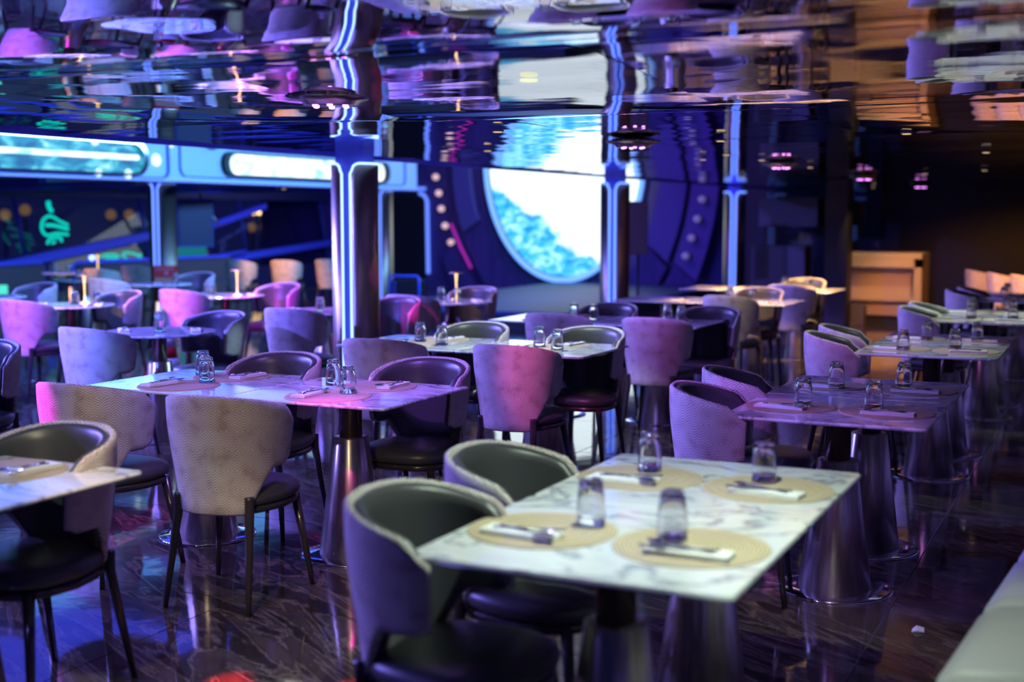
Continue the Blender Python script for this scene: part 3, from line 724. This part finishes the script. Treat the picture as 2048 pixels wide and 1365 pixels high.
def setting(x, y, a, tn, seat, wn=True, flip=1):
    place(PM, f'woven tan placemat, {seat}, {tn}', (x, y, TZ), 0, 'woven placemats')
    nx_, ny_ = at(x, y, .085*flip, -.02, a); aa = a + R(random.uniform(-7, 7))
    place(NK, f'folded white napkin, {seat}, {tn}', (nx_, ny_, TZ+.0045), aa, 'folded napkins')
    fx, fy = at(nx_, ny_, -.012, .02, aa); place(FK, f'steel fork, {seat}, {tn}', (fx, fy, TZ+.0175), aa + R(14), 'forks')
    fx, fy = at(nx_, ny_, .012, .025, aa); place(SP, f'steel spoon, {seat}, {tn}', (fx, fy, TZ+.0175), aa - R(16), 'spoons')
def glass(x, y, lab, z=TZ): place(GL, lab, (x, y, z+.001), random.random(), 'upturned glass tumblers')

# right-hand row: pairs of tables by the banquette
names = ['the nearest right-hand table', 'the second right-hand table', 'the third right-hand table', 'the fourth right-hand table', 'the fifth right-hand table', 'the sixth right-hand table']
TY = [2.53, 4.90, 7.50, 10.02, 12.62]
GP = {0: [(-1.20, 2.97), (-.97, 2.93), (-1.30, 3.70), (-.94, 3.69)], 1: [(-1.18, 5.26), (-.90, 5.29), (-1.17, 5.88), (-.89, 6.0)], 2: [(-1.16, 7.74), (-.89, 7.92), (-1.12, 8.45), (-.82, 8.48)],
      3: [(-1.05, 10.35), (-.76, 10.44), (-1.12, 11.05), (-.84, 11.2)], 4: [(-1.02, 12.9), (-.78, 12.95), (-1.05, 13.6), (-.8, 13.6)], 5: [(-1.0, 15.5), (-.75, 15.6), (-1.0, 16.2), (-.75, 16.2)]}
for k, y0 in enumerate(TY):
    for h, hn in ((0, 'near half'), (1, 'far half')):
        cx, cy = [-1.10, -1.035, -1.01, -.97, -.90, -.88][k], y0 + .361 + h*.722
        place(TR, f'white veined marble table, {hn} of {names[k]} by the pale sofa', (cx, cy, 0), 0, 'marble tables of the right-hand row')
        setting(cx-.20, cy, -pi/2, names[k] + ', ' + hn, 'the chair side')
        setting(cx+.19, cy, pi/2, names[k] + ', ' + hn, 'the sofa side', flip=-1)
        for s, sn in ((0, 'chair side'), (1, 'sofa side')):
            gx, gy = GP[k][h*2+s]; glass(gx, gy, f'upturned clear tumbler, {sn} of {names[k]}, {hn}', TZ+.005)
# middle rows: two units side by side
mn = ['the table at the lower left edge', 'the middle-left table', 'the centre table', 'the far long table']
MY = [2.28, 4.47, 6.60, 8.68]
MG = {1: [(-4.10, 5.02), (-3.90, 4.80), (-3.30, 4.97), (-3.09, 4.77)], 2: [(-3.97, 6.96), (-3.74, 6.82), (-3.16, 6.98), (-2.99, 6.86)], 3: [(-3.78, 8.99), (-3.59, 8.92), (-3.11, 9.22), (-2.97, 9.12)]}
for k, y0 in enumerate(MY):
    for h, hn in ((0, 'right end'), (1, 'left end')):
        cx, cy = -3.135 - h*.828, y0 + .385
        place(TM, f'white veined marble table, {hn} of {mn[k]}', (cx, cy, 0), 0, 'marble tables of the middle rows')
        setting(cx, cy-.18, 0, mn[k] + ', ' + hn, 'the near side', flip=-1)
        setting(cx+.02, cy+.185, pi, mn[k] + ', ' + hn, 'the far side', flip=-1)
        if k:
            for s in range(2):
                gx, gy = MG[k][(1-h)*2+s]; glass(gx, gy, f'clear tumbler, {"rear" if s == 0 else "front"} of the pair, {hn}, {mn[k]}', TZ+.005)
for (x, y, nm, gs) in [(-3.12, 11.65, 'the small far square table', [(-3.38, 11.85), (-3.12, 11.70)]), (-3.15, 13.75, 'the farthest amber-lit table', [(-3.36, 13.95), (-3.05, 13.75)]),
                   (-3.95, 11.65, 'the left neighbour of the small far square table', []), (-3.98, 13.75, 'the left neighbour of the farthest amber-lit table', [])]:
    place(TM, f'white marble table, {nm}', (x, y, 0), 0, 'marble tables of the middle rows'); setting(x+.1, y-.18, 0, nm, 'the near side')
    for i, (gx, gy) in enumerate(gs): glass(gx, gy, f'upturned clear tumbler, {["left", "right"][i]} one on {nm}')
# round tables with lamps
q = MB(); q.lathe([(.045, 0), (.045, .006), (.02, .014), (.009, .03), (.007, .10), (.009, .17), (.014, .225), (.018, .245)], 18); stem = q.mesh('stem', 'gold')
q = MB(); q.lathe([(.018, .245), (.068, .248), (.070, .252), (.03, .258)], 24); disc = q.mesh('shade', 'golddisc'); q = MB(); q.lathe([(.018, .245), (.068, .248), (.070, .252), (.03, .258)], 24); discp = q.mesh('shade', 'pinkdisc')
LMP = thing('table_lamp', 'x', 'table lamp'); link('stem', stem, LMP, label='glowing golden trumpet shaped stem'); link('shade', disc, LMP)
RT = [(-5.97, 6.85, 'the nearest round table', False, [(-6.08, 6.98), (-5.92, 6.80)]),
      (-8.48, 8.58, 'the lamp-lit round table at left', True, [(-8.42, 8.58), (-8.30, 8.72)]),
      (-8.11, 10.30, 'the round table right of the left neon pillar', True, [(-8.30, 10.25), (-8.18, 10.18)]),
      (-6.05, 8.98, 'the pink-lit round table behind the nearest pillar', True, [(-6.0, 8.85), (-5.9, 9.0)]),
      (-5.65, 10.47, 'the round lamp table near the stage', True, [(-5.83, 10.62), (-5.62, 10.55)]),
      (-13.37, 13.54, 'the amber-lit round table far left', True, [(-13.5, 13.4), (-13.3, 13.45)]),
      (-10.1, 9.10, 'the round table at the far left edge', False, []),
      (-10.2, 11.72, 'the round table behind the left neon pillar', False, [(-10.1, 11.9)]),
      (-11.7, 12.1, 'the pale round table in the left background', False, [(-11.75, 12.05)])]
for i, (x, y, nm, lamp, gs) in enumerate(RT):
    place(TO, f'round white pedestal table, {nm}', (x, y, 0), 0, 'round tables in the hall')
    for j, (gx, gy) in enumerate(gs): glass(gx, gy, f'upturned clear tumbler, {["left", "right"][j]} one on {nm}')
    if lamp:
        lo = {1: (-8.52, 8.80), 2: (-7.98, 10.32), 3: (-5.92, 9.12), 4: (-5.72, 10.72), 5: (-13.05, 13.75)}[i]
        o = place(LMP, f'slim golden table lamp glowing on {nm}', (lo[0], lo[1], TZ), 0, 'slim golden table lamps')
        if i == 3:
            o['label'] = 'slim table lamp with pink disc shade on the pink-lit round table'
            for c in o.children:
                if c.name.startswith('shade'): c.data = discp
    if i < 5:
        a = R(40); place(NK, f'folded white napkin on {nm}', (x+.22, y+.12, TZ+.001), a, 'folded napkins'); place(FK, f'steel fork on the napkin of {nm}', (x+.21, y+.12, TZ+.0145), a+.2, 'forks')
        place(NK, f'folded napkin at the near edge of {nm}', (x-.24, y-.08, TZ+.001), a+.1, 'folded napkins'); place(SP, f'steel spoon on the near napkin of {nm}', (x-.24, y-.08, TZ+.0145), a-.1, 'spoons')

# ------------------------------------------------------------------ banquette
bq = thing('banquette', 'long pale grey leather banquette cut by the lower right corner', 'sofa', (0, 0, 0))
prof = [(-.31, 0), (-.32, .10), (-.355, .16), (-.39, .28), (-.395, .38), (-.38, .44), (-.33, .475), (-.2, .49), (.1, .475), (.14, .46), (.14, 0)]
def seg(y0, y1):
    q = MB(); n_ = len(prof); ys = [(y0, .018), (y0+.012, .006), (y0+.04, 0), (y1-.04, 0), (y1-.012, .006), (y1, .018)]; vs = []
    for y, s in ys: vs += [((x + s + min(.3, max(0, y-2.9)*.075)) if x < -.1 else x, y, max(0, z - (s if z > .3 else 0))) for x, z in prof]
    fs = [(k*n_+i, k*n_+i+1, (k+1)*n_+i+1, (k+1)*n_+i) for k in range(len(ys)-1) for i in range(n_-1)]
    fs += [tuple(range(n_)), tuple(range(len(ys)*n_-1, (len(ys)-1)*n_-1, -1))]
    q.add(vs, fs); return q.mesh('seat_segment', 'banquette')
for k in range(24): link('seat_segment', seg(.6+k*.62, .6+(k+1)*.62-.002), bq)
for k in range(24):
    q = MB(); q.box(.145, .30, .6+k*.62+.002, .6+(k+1)*.62-.002, .0, 1.0, bev=.03); link('back_cushion', q.mesh('back_cushion', 'banquette'), bq)
# scrap of paper
q = MB(); q.add([(-.02, -.02, .001), (.025, -.015, .004), (.02, .02, .012), (-.005, .005, .022), (-.022, .018, .003), (0, -.022, .012)], [(0, 1, 5), (0, 5, 3, 4), (5, 1, 2, 3), (3, 2, 4)], False)
thing('paper_scrap', 'small crumpled white paper scrap on the dark floor before the sofa', 'paper', (-.64, 4.83, .0), me=q.mesh('paper', 'napkin'))

# ------------------------------------------------------------------ right background
q = MB(); q.box(-3.76, -3.45, 17.85, 18.2, 0, CH_Z, bev=.01); struct('trim_6', q.mesh('dark_column', 'darkwall'))
ct = thing('serving_counter', 'cream lit serving counter with a recessed front beyond the dark column', 'counter', (0, 0, 0))
q = MB(); q.box(-3.75, -2.56, 18.55, 19.3, .94, 1.02, bev=.01); q.box(-3.75, -2.56, 18.55, 18.7, .82, .94); link('worktop', q.mesh('worktop', 'counter'), ct)
link('front_panel', boxmesh('front_panel', 'counter', -3.75, -2.66, 18.8, 18.86, .12, .82), ct)
link('side_panel', boxmesh('side_panel', 'counter', -2.66, -2.56, 18.55, 19.3, .08, .94), ct)
link('plinth', boxmesh('plinth', 'dark', -3.7, -2.6, 18.75, 19.3, 0, .08), ct)
link('rail', boxmesh('rail', 'chrome', -3.75, -2.66, 18.52, 18.55, .80, .815), ct)
link('shelf', boxmesh('shelf', 'counter', -3.75, -2.66, 18.62, 18.8, .34, .38), ct)
thing('low_box', 'small pale box at the foot of the lit counter', 'box', (-3.42, 18.35, 0), me=boxmesh('low_box', 'greypanel', -.14, .14, -.12, .12, 0, .3, bev=.01))
cb = thing('dark_cabinet', 'dark grey cabinet behind the far amber-lit table', 'cabinet', (-5.05, 20.5, 0))
link('body', boxmesh('body', 'greypanel', -.45, .42, 0, .5, 0, 1.06, bev=.01), cb)
link('door', boxmesh('door', 'greypanel', -.43, .10, -.02, -.002, .08, .80), cb); link('drawer', boxmesh('drawer', 'greypanel', -.43, .10, -.02, -.002, .83, 1.02), cb)
thing('wall_panel', 'dark brown panel on the wall above the dark cabinet', 'panel', (-5.05, 21.2, 1.36), me=boxmesh('wall_panel', 'brownpanel', -.52, .45, 0, 2.65, 0, .48))
q = MB(); q.box(-5.9, -3.9, 23.0, 23.02, 0, CH_Z); struct('window_2', q.mesh('glass_partition', 'wallglass'))
# ------------------------------------------------------------------ hall extras
sp_ = thing('hanging_speaker', 'big dark loudspeaker hanging beside the left neon pillar', 'speaker', (-12.6, 15.2, 0), R(-18))
q = MB(); q.poly([(-.12, -.36), (.16, -.30), (.16, .30), (-.12, .36)], 1.08, 1.80); link('cabinet', q.mesh('cabinet', 'soffit'), sp_)
q = MB(); q.box(.162, .172, -.28, .28, 1.11, 1.77); link('grille', q.mesh('grille', 'navy'), sp_)
q = MB(); q.tube([(0, .2, 1.8), (0, .2, 1.98)], .02, 6); link('bracket', q.mesh('bracket', 'steel'), sp_); q = MB(); q.tube([(0, .345, 1.6), (0, .52, 1.38)], .015, 6); link('strut', q.mesh('strut', 'steel'), sp_)
s2 = thing('column_speaker', 'tall black loudspeaker right of the middle neon pillar', 'speaker', (-6.16, 16.95, 0), R(20))
link('cabinet', boxmesh('cabinet', 'brownpanel', -.13, .13, -.12, .12, 1.0, 1.74, bev=.01), s2)
q = MB(); q.tube([(0, 0, 0.0), (0, 0, 1.0)], .018, 8); q.lathe([(.16, .0), (.16, .02), (.03, .03)], 20); link('stand', q.mesh('stand', 'dark'), s2)
fc = thing('flight_case', 'dark equipment trolley with a rounded metal frame below the portal', 'trolley', (-9.95, 17.0, .2))
q = MB(); q.tube([(-.28, 0, 0), (-.28, 0, .38), (-.24, 0, .42), (.20, 0, .42), (.24, 0, .38), (.24, 0, 0)], .018, 8); link('frame', q.mesh('frame', 'ledge'), fc)
link('rack', boxmesh('rack', 'dark', -.25, .21, -.02, .25, .02, .36, bev=.01), fc)
for i in range(4):
    q = MB(); q.lathe([(.018, 0), (.018, .02)], 10); o = link('knob', q.mesh('knob', 'ledge'), fc, (-.18, -.02, .10+.07*i)); o.rotation_euler = (pi/2, 0, 0)
sg = thing('notice_board', 'pink notice board with small print on the left neon pillar', 'sign', (-11.72, 13.62, .45), R(40))
link('board', boxmesh('board', 'red', -.16, .16, -.012, 0, 0, .42), sg)
M['salmon'] = mat('salmon_board', (.55, .22, .16), .6); M['pinkprint'] = mat('pink_print', (.85, .25, .35), .6)
link('lower_panel', boxmesh('lower_panel', 'salmon', -.155, .155, -.02, -.0125, .01, .26), sg)
q = MB()
for i in range(6): q.box(-.12+.04*i, -.10+.04*i, -.018, -.0125, .36, .385)
q.box(-.02, .03, -.018, -.0125, .30, .335); link('lettering', q.mesh('lettering', 'pinkprint'), sg)
cn = thing('traffic_cone', 'red and white striped traffic cone behind the nearest round table', 'traffic cone', (-8.4, 9.75, 0))
for i, (r0, r1, z0, z1, mt) in enumerate([(.125, .105, .03, .16, 'white'), (.105, .090, .16, .27, 'red'), (.090, .073, .27, .38, 'white'), (.073, .056, .38, .50, 'red'), (.056, .036, .50, .66, 'white')]):
    q = MB(); q.lathe([(r0, z0), (r1, z1)], 24); link('band', q.mesh('band', mt), cn)
link('foot', boxmesh('foot', 'red', -.17, .17, -.17, .17, 0, .03, bev=.01), cn)
# teal neon sign in the window
def neon(pts, r=.022):
    P = [(-15.9, y, z) for y, z in pts]
    out = []
    for i in range(len(P)-1):
        p0 = Vector(P[max(i-1, 0)]); p1 = Vector(P[i]); p2 = Vector(P[i+1]); p3 = Vector(P[min(i+2, len(P)-1)])
        for k in range(5):
            t = k/5; out.append(.5*((2*p1)+(-p0+p2)*t+(2*p0-5*p1+4*p2-p3)*t*t+(-p0+3*p1-3*p2+p3)*t**3))
    out.append(Vector(P[-1])); q = MB(); q.tube(out, r, 8); return q.mesh('neon_stroke', 'teal')
ng = thing('neon_emblem', 'turquoise neon emblem of looped strokes hanging in the dark window', 'neon sign', (0, 0, 0))
for s, r in [([(15.68, 1.78), (15.69, 1.69), (15.75, 1.61)], .034), ([(16.09, 1.39), (15.92, 1.45), (15.77, 1.52), (15.65, 1.53), (15.55, 1.46), (15.52, 1.35), (15.56, 1.26), (15.66, 1.22), (15.83, 1.25), (16.09, 1.23)], .024),
             ([(15.61, 1.39), (15.8, 1.38), (16.09, 1.32)], .028), ([(15.63, 1.08), (15.67, 1.15), (15.79, 1.18), (15.92, 1.18), (15.94, 1.11)], .022), ([(15.73, 1.08), (15.74, 1.1), (15.8, 1.11)], .022)]:
    link('neon_stroke', neon(s, r), ng)
q = MB(); q.tube([(-15.9, 15.68, 1.78), (-15.9, 15.68, 1.94)], .008, 5); link('hanger', q.mesh('hanger', 'dark'), ng)
n2 = thing('neon_swirl', 'turquoise neon oval swirl low in the window beside the left pillar', 'neon sign', (0, 0, 0))
for s in ([(17.38, .89), (17.6, .88), (17.8, .81), (17.73, .74), (17.48, .78), (17.35, .86)], [(17.78, .82), (17.83, .86)], [(16.82, .83), (16.94, .87), (17.22, .86), (17.22, .81), (16.94, .82)]):
    link('neon_stroke', neon(s, .018), n2)
q = MB(); q.tube([(-15.9, 17.5, .76), (-15.9, 17.5, .45)], .008, 5); link('stand', q.mesh('stand', 'dark'), n2)
# window-side bench, teal lit box, low partition
for i, (y0, y1, z) in enumerate([(12.8, 14.6, .83), (15.3, 17.0, .80), (17.6, 19.2, .80)]):
    t = thing('window_sofa', f'grey sofa back by the windows, {["left", "middle", "right"][i]} one', 'sofa', (-15.0, (y0+y1)/2, 0)); h = (y1-y0)/2
    q = MB(); q.box(-.12, .12, -h, h, .25, z-.02, bev=.05); link('back', q.mesh('back', 'greypanel'), t)
    q = MB(); q.tube([(.0, -h-.04, .2), (.0, -h-.04, z-.06), (0, -h+.04, z), (0, h-.04, z), (0, h+.04, z-.06), (0, h+.04, .2)], .03, 8); link('frame', q.mesh('frame', 'ledge'), t)
    q = MB(); q.box(-.1, .5, -h, h, 0, .4, bev=.04); link('seat', q.mesh('seat', 'greypanel'), t)
thing('lit_menu_box', 'glowing turquoise box low at the far left', 'light box', (-14.2, 13.05, 0.33), R(20), me=boxmesh('light_box', 'tealbox', -.05, .05, -.14, .14, 0, .24, bev=.01))
thing('teal_glow', 'dim turquoise panel standing for a teal beam in the window behind the speaker', 'screen', (-15.85, 19.2, .75), me=boxmesh('teal_glow', 'tealdim', -.03, .03, -.5, .35, 0, .8))  # added glowing panel in place of a slanted teal beam
thing('teal_light', 'small turquoise lamp glow under the loudspeaker', 'lamp', (-15.87, 18.55, .66), me=boxmesh('teal_light', 'tealbox', -.03, .03, -.13, .13, 0, .07, bev=.01))
# city lamps outside the windows
q = MB(); q.lathe([(.001, -.09), (.06, -.065), (.09, 0), (.06, .065), (.001, .09)], 12, cap=False); gl1 = q.mesh('lamp_globe', 'bokeh'); q = MB(); q.lathe([(.001, -.14), (.1, -.1), (.14, 0), (.1, .1), (.001, .14)], 12, cap=False); gl2 = q.mesh('lamp_globe', 'bokehd')
q = MB(); q.tube([(0, 0, -4.2), (0, 0, -.05)], .03, 6); post = q.mesh('post', 'dark')
SL = ['leftmost of the bright row', 'second of the bright row', 'middle of the bright row', 'fourth of the bright row', 'rightmost of the bright row', 'faint, left under the bright row', 'faint, right under the bright row',
      'faint, first right of the bright row', 'faint, second right of the bright row', 'faint, at the far left picture edge, lower', 'faint, right of the far left pair', 'faint, left of the left neon pillar', 'faint, nearest the left neon pillar',
      'faint, at the far left picture edge, upper', 'faint, beside the nearest pillar']
for i, (y, z, k) in enumerate([(31.6, 1.66, 0), (31.9, 1.66, 0), (32.2, 1.66, 0), (32.5, 1.66, 0), (32.8, 1.66, 0), (31.8, 1.19, 1), (32.35, 1.19, 1), (33.2, 1.54, 1), (33.6, 1.49, 1), (22.3, 1.56, 1), (22.92, 1.68, 1), (25.82, 1.57, 1), (26.5, 1.57, 1), (21.5, 1.8, 1), (34.8, 1.57, 1)]):
    t = thing('street_lamp', 'orange street light outside the windows, ' + SL[i], 'street light', (-24, y, z), 0, 'street lights beyond the windows')
    link('lamp_globe', gl1 if k == 0 else gl2, t); link('post', post, t)
struct('quay', boxmesh('quay', 'dark', -40, -16.4, 0, 45, -2.5, -2.4))
# spot rail over the hall, small fittings on the soffit
for i, (x, y) in enumerate([(-12.2, 9.6), (-12.6, 11.0), (-13.2, 15.5), (-12.4, 17.3)]):
    thing('soffit_downlight', f'small orange downlight in the blue soffit, {["leftmost", "second from left", "third from left", "rightmost"][i]}', 'downlight', (x, y, 1.985), 0, 'soffit downlights', me=lw)
